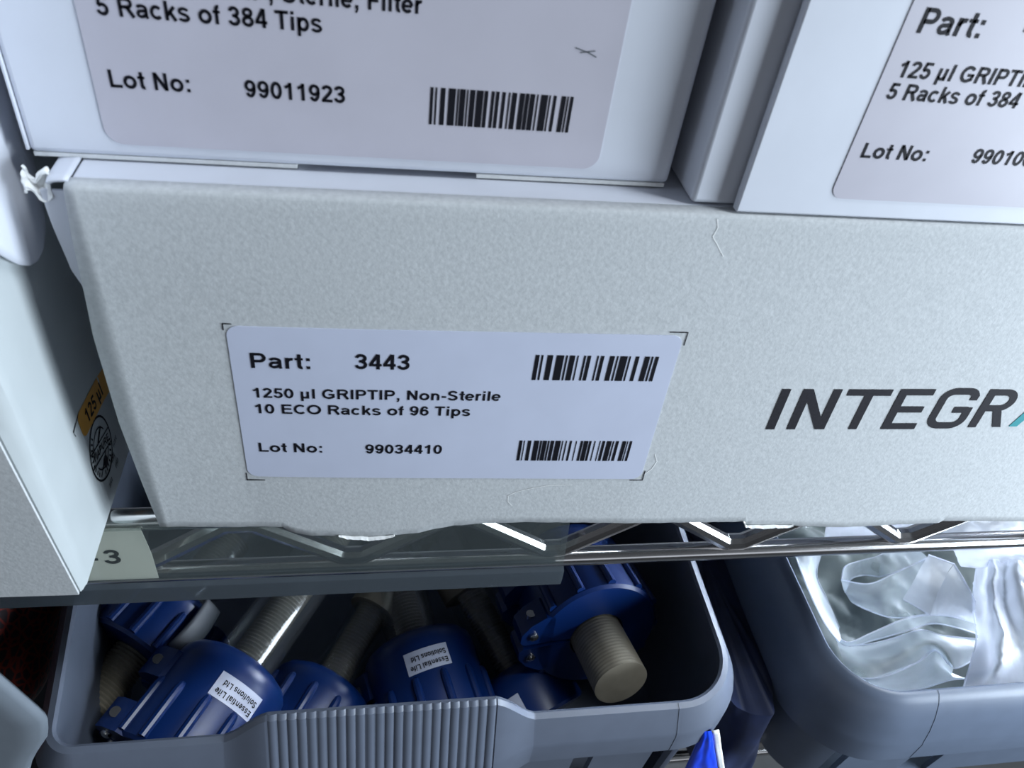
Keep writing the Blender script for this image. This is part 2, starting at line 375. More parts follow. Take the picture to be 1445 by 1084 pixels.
BAR_TOP = [(102,125),(143,157),(187,225),(253,310),(325,338),(347,392),(405,417),(432,473),(487,542),(553,582),(612,636),(650,677),(703,730),(757,770),(787,827),(853,893),(902,932),(942,982),(1000,1012),(1035,1092),(1105,1117),(1143,1168),(1212,1250),(1262,1275),(1290,1315)]
bars('barcode', BAR_PART, 36.4, 65.7, 55.3, 62.7, pf, sticker)
bars('barcode', BAR_LOT, 36.0, 65.1, 28.7, 35.7, pf, sticker)
for pts in ([(66.5,69.7),(70.9,69.7),(70.9,66.0)], [(70.9,25),(70.9,21.5),(67.4,21.5)], [(-30.6,23.2),(-30.6,20.6),(-26.3,20.6)], [(-30.7,67.6),(-30.7,69.3),(-28.9,69.3)]):
    mb = MB(); ribbon(pts, .28, onf(.12), mb); mb.build('corner_mark', 'ink', carton, smooth=0, fix=False)
# lettering INTEG R A as strokes
lg = MB(); pl = onf(.12); w = 2.35; lo, hi = 39.6, 53.1
def bar(x0, x1, z0, z1): lg.add([pl(x0, z0), pl(x1, z0), pl(x1, z1), pl(x0, z1)], [(0,1,2,3)])
def arc(cx, cz, rx, rz, a0, a1, n=14): return [(cx+rx*math.cos(math.radians(a0+(a1-a0)*i/n)), cz+rz*math.sin(math.radians(a0+(a1-a0)*i/n))) for i in range(n+1)]
bar(100.2, 102.6, lo, hi)
bar(106.0, 108.4, lo, hi); bar(114.3, 116.7, lo, hi)
lg.add([pl(114.0, lo), pl(116.7, lo), pl(108.7, hi), pl(106.0, hi)], [(0,1,2,3)])
bar(118.5, 130.9, hi-2.1, hi); bar(123.6, 126.0, lo, hi-2.1)
bar(133.0, 135.4, lo, hi+.2); bar(135.4, 143.0, lo, lo+2.1); bar(135.4, 142.4, 45.4, 47.5); bar(135.4, 143.0, hi-1.9, hi+.2)
g = [(155.6, 49.6), (155.6, 50.6)] + arc(153.2, 50.0, 2.6, 2.6, 20, 90, 6) + arc(149.6, 50.0, 3.0, 2.6, 90, 180, 8) + arc(149.6, 43.6, 3.0, 2.7, 180, 270, 8) + arc(152.8, 43.6, 3.0, 2.7, 270, 360, 8) + [(155.8, 47.2)]
ribbon(g, 2.2, pl, lg); bar(151.4, 155.6, 45.3, 47.4)
bar(158.9, 161.3, lo+.6, hi+.3)
r = [(161.3, hi-.8), (164.4, hi-.8)] + arc(164.6, 49.6, 2.9, 2.7, 90, -90, 12) + [(161.3, 46.9)]
ribbon(r, 2.1, pl, lg)
lg.add([pl(166.4, lo+.7), pl(169.0, lo+.7), pl(165.6, 47.2), pl(163.0, 47.2)], [(0,1,2,3)])
lg.build('logo_lettering', 'logo_ink', carton, smooth=0, fix=False)
lg = MB(); lg.add([pl(171.4, lo+.9), pl(174.0, lo+.9), pl(179.6, hi+.4), pl(176.8, hi+.4)], [(0,1,2,3)]); lg.add([pl(176.8, hi+.4), pl(179.6, hi+.4), pl(185.2, lo+.9), pl(182.4, lo+.9)], [(0,1,2,3)])
lg.build('logo_accent', 'teal_ink', carton, smooth=0, fix=False)
# creases in the board, splayed side flap, torn white tab
for pts in ([(69.3,98.6),(70.1,96.6),(69.6,94.4),(71.0,92.8),(72.0,91.5),(73.4,89.8)], [(36.9,11.4),(35.6,13.0),(35.4,15.2),(37.4,16.8),(41,18.1),(46,19.4),(52,19.6)], [(72.2,31),(73.4,28.4),(72.6,25.6),(70.8,23.4)]):
    mb = MB(); ribbon(pts, .2, onf(.1), mb); mb.build('crease', 'raw_card', carton, smooth=0, fix=False)
for xa, xb in ((-9, 6), (104.8, 121)):
    mb = MB(); n_ = 30
    def fr(u, v, xa=xa, xb=xb):
        x = xa+(xb-xa)*u; z0 = lerp_list(x, BOTTOM) + .25*noise.noise((x*.45, 3.3, 0))
        return (x, -bulge(x, z0)-.05-.5*v, z0 + .2 - (1.0+.7*noise.noise((x*.8, 1, 5)))*math.sin(u*math.pi)**.5*v)
    mb.grid(fr, n_, 2).build('torn_edge', 'raw_card', carton, smooth=0, solid=.3)
MB().prism_y([(-54.5, 70), (-52, 70), (-52, 97.2), (-58.9, 97.2), (-58.6, 90), (-57.6, 80)], 2.6, 3.2).build('side_flap', 'white_card', carton, smooth=0)
def tab(u, v):
    x = -61.6 + 4.6*u; z = 96.4 + 3.4*v + 1.0*math.sin(u*7+v*2); y = 2.6 + 1.5*noise.noise((u*2.7, v*2.9, 1)) + 1.6*v
    return (x + .5*noise.noise((u*4, v*4, 7)), y, z - 1.1*u*(1-v) + .5*noise.noise((u*5, v*5, 2)))
MB().grid(tab, 12, 10).build('torn_tab', 'raw_card', carton, smooth=0, solid=.5)
def top_tab(u, v):
    a = v*math.pi/2
    return (-53.4 - 4.2*math.sin(a)*(1 if u > .05 else .9), 1.6 + 20*u, 99.9 - .9*(1-math.cos(a)) + .2)
MB().grid(top_tab, 8, 6).build('lid_edge', 'white_card', carton, smooth=40, solid=.6)

# ------------------------------------------------------------------ carton on top, left
def sheet_y(y): return lambda x, z: (x, y, z)
c1 = thing('tip_carton', 'white carton with a mauve label ending in 923, standing on the long grey carton', 'carton', (0, 100, 100))
MB().box(-61.6, 60.8, 9.6, 200, 100.8, 240).build('body', 'white_card', c1, bevel=1.1)
MB().box(-61.2, -14.5, 10.2, 60, 99.95, 100.75).build('bottom_flap', 'raw_card', c1, smooth=0)
MB().box(20.5, 60.2, 10.0, 60, 99.95, 100.75).build('bottom_flap', 'raw_card', c1, smooth=0)
MB().box(-61.9, -61.5, 9.3, 120, 101.5, 238).build('side_flap', 'white_card', c1, smooth=0)
s1 = label_sheet(rounded(-47.9, 44.9, 103.4, 152, 3.2), sheet_y(9.43)).build('printed_label', 'sticker_mauve', c1, smooth=0, solid=.15, fix=False)
p1 = sheet_y(9.35)
text('label_text', '125 \u00b5l GRIPTIP, Sterile, Filter', -44.7, 8.2, 130.4, 3.1, p1, 'ink', s1)
text('label_text', '5 Racks of 384 Tips', -44.7, -8.7, 126.0, 3.1, p1, 'ink', s1)
text('label_text', 'Lot No:', -45.1, -31.9, 114.0, 3.1, p1, 'ink', s1)
text('label_text', '99011923', -22.6, -5.1, 113.8, 3.1, p1, 'ink', s1)
bars('barcode', BAR_TOP, 10.4, 37.5, 110.8, 117.9, p1, s1)
mb = MB(); ribbon([(44.2-8, 126.9), (44.2-5.4, 126.2), (44.2-3.8, 125.5)], .25, p1, mb); ribbon([(44.2-7, 126.1), (44.2-4.2, 126.6)], .2, p1, mb)
mb.build('scuff', 'clip', s1, smooth=0, fix=False)

# ------------------------------------------------------------------ carton on top, right
c2 = thing('tip_carton', 'white carton at the right of the top row, its label reading 990100', 'carton', (150, 100, 100))
MB().box(64.2, 196, 3.4, 190, 100.0, 240).build('body', 'white_card', c2, bevel=1.0)
MB().box(73.0, 202, .5, 2.6, 100.0, 240).build('front_panel', 'white_card', c2, bevel=.4)
s2 = label_sheet(rounded(92.2, 192, 104.2, 150.5, 2.6), sheet_y(.33)).build('printed_label', 'sticker_mauve', c2, smooth=0, solid=.15, fix=False)
p2 = sheet_y(.25)
text('label_text', 'Part:', 95.2, 107.7, 137.1, 4.3, p2, 'ink', s2)
text('label_text', '4', 115.9, 118.7, 138.0, 4.3, p2, 'ink', s2)
text('label_text', '125 \u00b5l GRIPTIP', 95.2, 124.2, 129.2, 3.05, p2, 'ink', s2)
text('label_text', '5 Racks of 384', 94.8, 123.0, 125.1, 3.05, p2, 'ink', s2)
text('label_text', 'Lot No:', 95.0, 109.4, 113.3, 3.1, p2, 'ink', s2)
text('label_text', '990100', 119.5, 133.5, 113.5, 3.1, p2, 'ink', s2)

# ------------------------------------------------------------------ cartons at the left
c3 = thing('side_carton', 'white carton at the left with an orange sticker and round stamp on its side', 'carton', (-150, 90, 0))
X3 = -68.2
def corner(z):
    return .8 + .042*z
def xs3(y, z): return X3 - 2.6*math.sin(math.pi*min(1, max(0, z)/100))*min(1, max(0, y+12)/40)**1.6
rings = []
for k in range(14):
    z = .4 + 99*k/13; c = corner(z)
    bow = 1.0*math.sin(math.pi*k/13)
    rings.append([(xs3(y, z), y, z) for y in (190, 120, 80, 50, 36, 26, 18, 12, 7, 3, -1, -5, -9, -12)] + [(X3, -14.4, z), (X3-.25, -14.9, z), (X3-c*.55, -15.9-bow*.2, z), (X3-c, -16.6-bow*.3, z), (-250, -14.0, z), (-250, 190, z)])
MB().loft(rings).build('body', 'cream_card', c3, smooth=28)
rings = [[(X3-corner(z)-.15, -17.6-.4*math.sin(math.pi*k/13), z), (-245, -15.2, z)] for k, z in [(k, .6+97*k/13) for k in range(14)]]
MB().loft(rings, closed=False).build('front_flap', 'grey_card', c3, smooth=0, solid=.6)
side = lambda d: (lambda y, z: (xs3(y, z)+d+.05, y, z))
ps = side(.08)
o_ = rounded(9.0, 40, 0, 7.6, 2.2)
tilt = lambda pl: (lambda y, z: pl(y, z + 26.6 - .24*(y-9)))
osk = label_sheet(o_, tilt(ps)).build('side_sticker', 'orange', c3, smooth=0, fix=False); tag(osk, 'orange sticker printed 125')
text('sticker_text', '125 \u00b5l', 13.8, 28.4, 1.7, 4.2, tilt(side(.15)), 'ink', osk)
mb = MB(); cy, cz, R = 15.6, 16.4, 8.3
ring_ = lambda r: [(cy+r*math.cos(math.radians(a)), cz+r*math.sin(math.radians(a))) for a in range(0, 361, 10)]
ribbon(ring_(R), .6, ps, mb)
ribbon(ring_(R*.66)[2:17], .4, ps, mb); ribbon(ring_(R*.66)[20:35], .4, ps, mb)
rot = lambda y, z: (cy + y*math.cos(-.3) - z*math.sin(-.3), cz + y*math.sin(-.3) + z*math.cos(-.3))
for zz in (-2.0, 2.0): ribbon([rot(-8.1, zz), rot(8.1, zz)], .4, ps, mb)
ribbon([rot(-1.2, 2.2), rot(2.8, 5.0)], .8, ps, mb)
mb.add([ps(*rot(1.2+1.7*math.cos(t/8*math.tau), -4.6+1.7*math.sin(t/8*math.tau))) for t in range(8)], [tuple(range(8))]); ribbon([rot(-3.6, -6.4), rot(2.6, -2.4)], .5, ps, mb)
for a in list(range(115, 215, 12)) + list(range(250, 340, 12)):
    t = math.radians(a); ribbon([(cy+6.3*math.cos(t), cz+6.3*math.sin(t)), (cy+7.5*math.cos(t), cz+7.5*math.sin(t))], .5, ps, mb)
stamp = mb.build('round_stamp', 'ink', c3, smooth=0, fix=False); tag(stamp, 'round black stamp crossed by a lettered band')
text('stamp_text', 'VIAPURE', -6.3, 6.6, -1.1, 2.2, lambda u, v: ps(*rot(u, v)), 'ink', stamp, weight=.0)
mb = MB()
for y0, y1, z in ((12.5, 15.2, 4.5), (18.6, 21.4, 7.6), (22.6, 26, 9.4), (19.4, 22.4, 4.6)):
    yy = y0
    while yy < y1: ribbon([(yy, z), (yy+.3, z+1.4)], .3, ps, mb); yy += .75
mb.build('small_print', 'ink', c3, smooth=0, fix=False)
mb = MB(); ribbon([(5.2, 31.4), (4.7, 33.2), (10.8, 33.6)], .28, ps, mb); mb.build('corner_mark', 'ink', c3, smooth=0, fix=False)

c4 = thing('flap_carton', 'white carton with a rounded side flap hanging down, uppermost at the left edge', 'carton', (-150, 90, 100))
MB().box(-250, -67.2, -12, 180, 100.6, 230).build('body', 'white_card', c4, bevel=1.5)
fl = [(-30, 230)] + [(-30, 118)] + [(-26, 108), (-18, 100), (-9.5, 92.5), (-3.6, 87.4), (0, 83.6), (3.6, 80.2), (7.4, 77.6), (11.4, 76.1), (15.2, 76.4), (17.8, 78.6), (19.0, 82), (19.4, 88), (19.8, 96), (21, 104), (26, 112), (26, 230)]
def flap_pt(y, z, d): return (-66.4 + d + .9*math.sin(max(0, min(1, (112-z)/36))*math.pi) - .03*max(0, 100-z), y, z)
zs = [76.1 + i*(230-76.1)/60*1.0 for i in range(61)]
def fspan(z):
    ys = []
    for (ay, az), (by_, bz) in zip(fl, fl[1:]+fl[:1]):
        if min(az, bz) <= z <= max(az, bz) and az != bz: ys.append(ay+(by_-ay)*(z-az)/(bz-az))
    return (min(ys), max(ys)) if ys else (11, 12)
zs = [76.15, 76.5, 77, 77.8, 79, 80.5, 82, 84, 86, 88, 90, 93, 96, 100, 104, 108, 112, 116, 130, 180, 229.9]
MB().loft([[flap_pt(fspan(z)[0]+(fspan(z)[1]-fspan(z)[0])*k/8, z, 0) for k in range(9)] for z in zs], closed=False).build('side_flap', 'white_card', c4, smooth=40, solid=.6)

# ------------------------------------------------------------------ clear label rail and its paper slip
rail_t = thing('label_rail', 'clear plastic label rail clipped along the front of the wire shelf', 'label holder', (-50, 2, -29))
def yz(z): return 3.6 + (z+2)*.13
prof = [(yz(-2.2), -2.2), (yz(-8), -8), (yz(-15), -15), (yz(-21.5), -21.5)]
MB().loft([[(x0 + (0 if x0 < 0 else (z+2)*-.03), y, z) for x0 in (-200, 56.6)] for y, z in prof], closed=False).build('face', 'strip', rail_t, smooth=0, solid=.8)
lip = [(.4, -21.6), (-.9, -22.4), (-1.2, -25.8), (-.9, -29.2), (.2, -29.9), (1.2, -29.2), (1.0, -22.2)]
MB().loft([[(x, y, z) for y, z in lip] for x in (-200, 57.2)]).build('lower_lip', 'strip_edge', rail_t, smooth=30)
MB().box(-200, 56.2, 3.6, 4.8, -2.6, .0).build('upper_lip', 'strip', rail_t, smooth=0)
slip = MB().add([(-100, yz(-2.6)+1.0, -2.6), (-100, yz(-22)+1.0, -22), (-58.7, yz(-22)+1.0, -22), (-59.2, yz(-12)+1.0, -12), (-60.6, yz(-2.6)+1.0, -2.6)], [(0,1,2,3,4)]).build('paper_slip', 'slip', origin=(-80, 3, -22), smooth=0, solid=-.15)
tag(slip, 'buff paper slip printed with a 3, behind the clear rail at its left end', 'label')
psl = lambda x, z: (x, yz(z)+.9, z)
text('slip_text', '3', -71.4, -67.2, -15.6, 5.3, psl, 'ink', slip)
text('slip_text', '-', -75.2, -72.9, -15.6, 5.3, psl, 'ink', slip)

# ------------------------------------------------------------------ bins
def ring_path(x0, x1, y0, y1, r, step=4, dense=None, skew=0, rl=None):
    """points (x, y, nx, ny) around a rounded rectangle, counter-clockwise from the middle of the front"""
    pts = []; mid = (x0+x1)/2; q = rl or r
    def line(a, b, n):
        L = math.dist(a, b); k = max(1, int(L/step))
        if dense and n == (0, -1): k = max(1, int(L/dense))
        for i in range(k): pts.append((a[0]+(b[0]-a[0])*i/k, a[1]+(b[1]-a[1])*i/k, *n))
    def cor(cx, cy, a, r=r):
        for i in range(10):
            t = math.radians(a+9*i); pts.append((cx+r*math.cos(t), cy+r*math.sin(t), math.cos(t), math.sin(t)))
    line((mid, y0), (x1-r, y0), (0, -1)); cor(x1-r, y0+r, -90); line((x1, y0+r), (x1, y1-r), (1, 0)); cor(x1-r, y1-r, 0)
    line((x1-r, y1), (x0+r, y1), (0, 1)); cor(x0+r, y1-r, 90); line((x0, y1-r), (x0, y0+q), (-1, 0)); cor(x0+q, y0+q, 180, q)
    line((x0+q, y0), (mid, y0), (0, -1))
    if skew: pts = [(x - skew*(y-y0)*max(0, (mid-x)/(mid-x0)), y, nx, ny) for x, y, nx, ny in pts]
    return pts
def make_bin(name, label, x0, x1, y0, y1, zr, zf, r, rim, material, grip=None, slots=(), skew=0, wall_out=3, rl=None, seams=()):
    b = thing(name, label, 'bin', ((x0+x1)/2, (y0+y1)/2, zf), 'grey bins on the lower shelf')
    path = ring_path(x0, x1, y0, y1, r, dense=.36 if grip else None, skew=skew, rl=rl)
    n = len(path)
    def w(x, y):                                  # how far the grip is swollen at this point of the rim
        if not grip or y > y0+1: return 0
        g0, g1, ramp, sec = grip
        d = max(g0-x, x-g1, 0); t = max(0, 1-d/ramp); return t*t*(3-2*t)*.5 + t*.5
    def section(p):
        x, y, nx, ny = p; k = w(x, y)
        s = rim if k == 0 else [(a+(c-a)*k, b_+(d-b_)*k) for (a, b_), (c, d) in zip(rim, grip[3])]
        rings = []
        for i, (o, h) in enumerate(s):
            if k > .985 and 2 <= i <= len(s)-2:
                ph = (x-grip[0])/2.95; o += .55*abs(math.sin(math.pi*ph))**.6 - .3; h += .35*abs(math.sin(math.pi*ph))**.6 - .2
            rings.append((x+nx*o, y+ny*o, zr+h))
        return rings
    in_grip = lambda p: bool(grip) and p[1] < y0+.5 and grip[0]-grip[2] <= p[0] <= grip[1]+grip[2]
    rim_pts = [section(p) for p in path]
    if grip:
        idx = [i for i in range(n) if in_grip(path[i])]
        a = max(i for i in idx if i < n//2); c = min(i for i in idx if i > n//2)
        MB().loft([rim_pts[i] for i in range(a, c+1)], closed=False).build('rim', material, b, smooth=40)
        MB().loft([rim_pts[i] for i in list(range(c, n)) + list(range(0, a+1))], closed=False).build('ribbed_grip', material, b, smooth=25)
    else:
        MB().loft(rim_pts + rim_pts[:1], closed=False).build('rim', material, b, smooth=40)
    for xs in seams:
        i = min(range(n), key=lambda k: abs(path[k][0]-xs) + (1e3 if path[k][1] > y0+.5 else 0)); x, y, nx, ny = path[i]
        MB().loft([[(xs+dx, y-o-.12, zr+h+.12) for o, h in rim[1:-2]] for dx in (-.25, .25)], closed=False).build('mould_seam', material, b, smooth=0, solid=.3)
    body = MB(); wall = []
    for p in path:
        x, y, nx, ny = p
        wall.append([(x+nx*o, y+ny*o, z) for o, z in ((wall_out, zr-8), (wall_out-1, (zr+zf)/2), (wall_out-3, zf+.4), (wall_out-5, zf+.4), (-.2, zr-30), (0, zr-1))])
    solid_at = lambda p: not (p[1] < y0+.5 and any(a < p[0] < c for a, c in slots))
    run = []
    for i in list(range(n)) + [0]:
        if solid_at(path[i]): run.append(wall[i])
        else:
            if len(run) > 1: body.loft(run, caps=True)
            run = []
    if len(run) > 1: body.loft(run, caps=True)
    if slots: body.box(x0+r, x1-r, y0-wall_out+.5, y0, zr+rim[-1][1]-1, zr-9)
    body.poly([(p[0]+p[2]*(wall_out-4), p[1]+p[3]*(wall_out-4), zf+.6) for p in path])
    body.build('body', material, b, smooth=30)
    return b
SMALL_RIM = [(0,-14),(0,0),(1,.8),(3,.3),(7.6,-8),(8.2,-10),(8.4,-20),(7.2,-20.8),(3,-20.0)]
GRIP = [(0,-14),(0,12.6),(1.4,13.6),(3,12.6),(11.4,-10),(12.2,-12),(12.6,-33),(11,-35),(3,-36)]
make_bin('storage_bin', 'grey storage bin with a ribbed grip, holding blue column fittings', -95, 126, -16.5, 150, -80, -160, 20, SMALL_RIM, 'grey_plastic',
         grip=(-31.5, 39.5, 14, GRIP), slots=((73.4, 80.5), (104.0, 112.5)), skew=.12, rl=6, seams=(104.5,))
WIDE_RIM = [(0,-14),(0,0),(.9,.9),(2.4,.6),(4.6,-2),(7.2,-7.5),(9.2,-14),(10.4,-20),(10.9,-22),(11.1,-33),(9.8,-34.4),(4,-34.4)]
make_bin('storage_bin', 'grey storage bin full of milky plastic bags, right of the bin with a ribbed grip', 169.8, 400, -19, 150, -80, -160, 22, WIDE_RIM, 'grey_plastic_dark',
         slots=((180, 190), (226, 240)), seams=(204,))

# tray at the left edge with a slanting corner, red net bag in it
tray = thing('sloped_tray', 'pale grey tray with a slanting front corner, at the bottom left edge of the picture', 'tray', (-160, 20, -160))
TRAY_SIDE = [(-160, -124), (-69, -95.4), (-62, -92), (-52, -86.5), (-42.5, -84.4), (-21, -89.3), (-14, -91), (0, -94)]
def trayf(u, v):
    z = -160 + 146*v; xr = lerp_list(z, TRAY_SIDE); x = -200 + (xr+200)*u
    y = -28 - .02*(x+100); t = max(0, (x-xr+6)/6); return (x, y + 2.2*t*t, z)
MB().grid(trayf, 60, 30).build('front_wall', 'tray_plastic', tray, smooth=40, solid=2)
MB().box(-200, -126, -27, 140, -160, -158).build('floor_panel', 'tray_plastic', tray, smooth=0)
def netp(u, v):
    th = u*math.tau; ph = v*math.pi
    n = 1 + .16*noise.noise((2*math.cos(th)*math.sin(ph), 2*math.sin(th)*math.sin(ph), 2*math.cos(ph)))
    return (-148 + 31*n*math.cos(th)*math.sin(ph), 46 + 56*n*math.sin(th)*math.sin(ph), -109 + 40*n*math.cos(ph))
net = MB().grid(netp, 64, 40).build('net_bag', 'net', origin=(-148, 46, -155), smooth=60)
tag(net, 'dark red net bag bulging behind the pale tray at the left edge', 'bag')
# open net weave as a pattern in the material: fine red strands over dark contents
nt = M['net'].node_tree; b = nt.nodes['Principled BSDF']; tc = nt.nodes.new('ShaderNodeTexCoord'); vo = nt.nodes.new('ShaderNodeTexVoronoi')
vo.feature = 'DISTANCE_TO_EDGE'; vo.inputs['Scale'].default_value = 280; nt.links.new(tc.outputs['Object'], vo.inputs['Vector'])
cr = nt.nodes.new('ShaderNodeValToRGB'); cr.color_ramp.elements[0].color = (.16, .018, .012, 1); cr.color_ramp.elements[1].color = (.02, .012, .016, 1)
cr.color_ramp.elements[0].position = .06; cr.color_ramp.elements[1].position = .16
nt.links.new(vo.outputs['Distance'], cr.inputs[0]); nt.links.new(cr.outputs[0], b.inputs['Base Color'])

# ------------------------------------------------------------------ blue column fittings
def fitting(label, c, axis, slit, L=46, R=21.5, tube=110, rod=26, rod_top=100, collar=None, sticker=100, stext=None, at_near=False, clip=False, tube_r=11.5, rr0=6.6, ridge=0, thread=.38):
    """c: centre of the domed end (or of the flat end if at_near); axis points from the flat end to the domed end"""
    a = Vector(axis).normalized(); s = Vector(slit); s = (s - a*s.dot(a)).normalized(); t = a.cross(s)
    base = Vector(c) - (0 if at_near else 1)*a*L
    rot = Matrix((s, t, a)).transposed()
    o = thing('column_fitting', label, 'column fitting', base, 'blue column fittings in the grey bin', rot)
    def put(mb, name, m, parent=o, **k): return mb.build(name, m, parent, local=True, **k)
    h = MB(); gap = 3.0
    b0 = max(9, rr0+.6)
    prof = [(b0, 0), (R-1.2, 0), (R, 1.2), (R, L-9), (R-.8, L-5), (R-3, L-2.2), (R-6.5, L-.4), (12.4, L), (12.0, L-2), (b0, L-4)]
    h.lathe(prof, 72, gap, 360-gap, closed_prof=True)
    for sg in (1, -1):                            # clamp lugs either side of the slit
        for z0, z1 in ((0, 11), (L*.5, L*.5+11)):
            pz = [(R-7, 1.0), (R+4.6, 1.0), (R+6.4, 2.6), (R+6.2, 6.5), (R+2.6, 11), (R-3.4, 14.5), (R-7, 14)]; m_ = len(pz)
            h.add([(x, sg*y, z) for z in (z0, z1) for x, y in pz], [tuple(range(m_)), tuple(range(m_, 2*m_))] + [(i, (i+1) % m_, m_+(i+1) % m_, m_+i) for i in range(m_)])
    for k in range(11):                           # raised grip ridges
        th = math.radians(40+28*k); x, y = (R+.2)*math.cos(th), (R+.2)*math.sin(th)
        zt = ridge or L*.62
        h.tube([(x, y, 1.5), (x, y, zt*.5), (x, y, zt-2), (x*.985, y*.985, zt), (x*.93, y*.93, zt+1.6)], [1.7, 1.7, 1.7, 1.4, .5], 10)
    put(h, 'housing', 'blue', smooth=32)
    for zc in (5.5, L*.5+5.5):
        put(MB().tube([(R+1.5, -12.4, zc), (R+1.5, 12.4, zc)], 1.9, 12), 'bolt', 'metal')
    for sg in (1, -1):
        hd = MB(); hd.tube([(R+1.4, sg*5.6, .2), (R+1.4, sg*5.6, -.9), (R+1.4, sg*5.6, -1.5)], [2.0, 1.9, .8], 14); put(hd, 'screw', 'metal')
    # threaded rod
    rr = []; z = -rod; pitch = 1.5
    while z < rod_top: rr.append((rr0-.25+thread*math.cos(z/pitch*math.tau), z)); z += pitch/6
    rr = [(0, -rod-.3), (rr0-1, -rod-.3)] + rr + [(0, rod_top)]
    put(MB().lathe(rr, 32), 'threaded_rod', 'beige', smooth=60)
    tb = MB().lathe([(tube_r, L-3), (tube_r, L+tube), (tube_r-1.4, L+tube), (tube_r-1.4, L-3)], 40, closed_prof=True); put(tb, 'clear_tube', 'glass', smooth=40)
    if collar: put(MB().lathe([(6.6, collar[0]), (tube_r+1.8, collar[0]), (tube_r+1.8, collar[1]), (6.6, collar[1])], 40, closed_prof=True), 'collar', 'beige', smooth=40)
    if sticker is not None:
        zc = L-15.5; w2 = 9.0
        cyl = lambda d: (lambda u, v: ((R+d)*math.cos(math.radians(sticker)+u/R), (R+d)*math.sin(math.radians(sticker)+u/R), zc+v))
        sk = put(MB().grid(lambda p, q: cyl(.15)(-w2+2*w2*p, -4.4+8.8*q), 14, 2), 'sticker', 'sticker_cool', smooth=40)
        if stext:
            for i, line in enumerate(stext):      # printed the other way up
                text('sticker_text', line, -7.8, 7.6-1.2*i, 1.2-3.4*i, 2.1, lambda u, v: cyl(.28)(-u, -v), 'ink', sk, weight=.005, local=True)
    if clip:
        cl = MB(); th = math.radians(clip)
        def cp(u, v, d): return ((R+d)*math.cos(th+u/R), (R+d)*math.sin(th+u/R), v)
        cl.grid(lambda p, q: cp(-4+8*p, L-22+22*q, 1.6+2.2*math.sin(q*math.pi)), 6, 12); put(cl, 'clip', 'clip', smooth=40, solid=1.5)
    return o
ESL = ('Essential Life', 'Solutions Ltd')
fitting('blue column fitting nearest the ribbed grip, with a legible white sticker on top', (-49.0, 26.0, -116.0), (0.5, 0.863, 0.069), (-0.861, 0.487, 0.146), L=42, R=22.5, tube=130, rod=0, rod_top=150, stext=ESL, ridge=21, sticker=116)
fitting('blue column fitting at the far left of the bin, with a grey clip', (-77.9, 60.7, -122.0), (0.529, 0.845, 0.074), (0.607, -0.316, -0.729), L=27, tube=60, rod=40, rod_top=60, sticker=None, clip=-78, rr0=8)
fitting('blue column fitting second from the left, its clear tube ending in a beige collar', (-16.9, 29.0, -138.0), (0.501, 0.859, 0.106), (0.707, -0.335, -0.623), L=26, tube=90, rod=0, rod_top=90, collar=(60, 74), sticker=None, tube_r=9)
fitting('blue column fitting behind the middle of the ribbed grip, its sticker in shade', (17.9, 42.8, -134.0), (-0.254, 0.949, 0.185), (-0.888, -0.153, -0.434), L=38, R=23.5, tube=60, rod=0, rod_top=70, stext=ESL, ridge=16, sticker=113)
fitting('blue column fitting right of the middle, its beige tube slanting up to the left', (59.7, 31.3, -142.0), (-0.425, 0.867, 0.259), (-0.667, -0.106, -0.738), L=24, tube=70, rod=0, rod_top=80, collar=(62, 76), tube_r=10.5, ridge=3, sticker=89)
fitting('large blue column fitting at the right, its flat end, two screws and thick rod showing', (89.5, 24.7, -106.0), (-0.148, 0.965, -0.215), (-0.989, -0.141, 0.049), L=44, R=26.5, tube=60, rod=24, rod_top=60, at_near=True, sticker=None, clip=28, rr0=11, tube_r=14, thread=0.05)

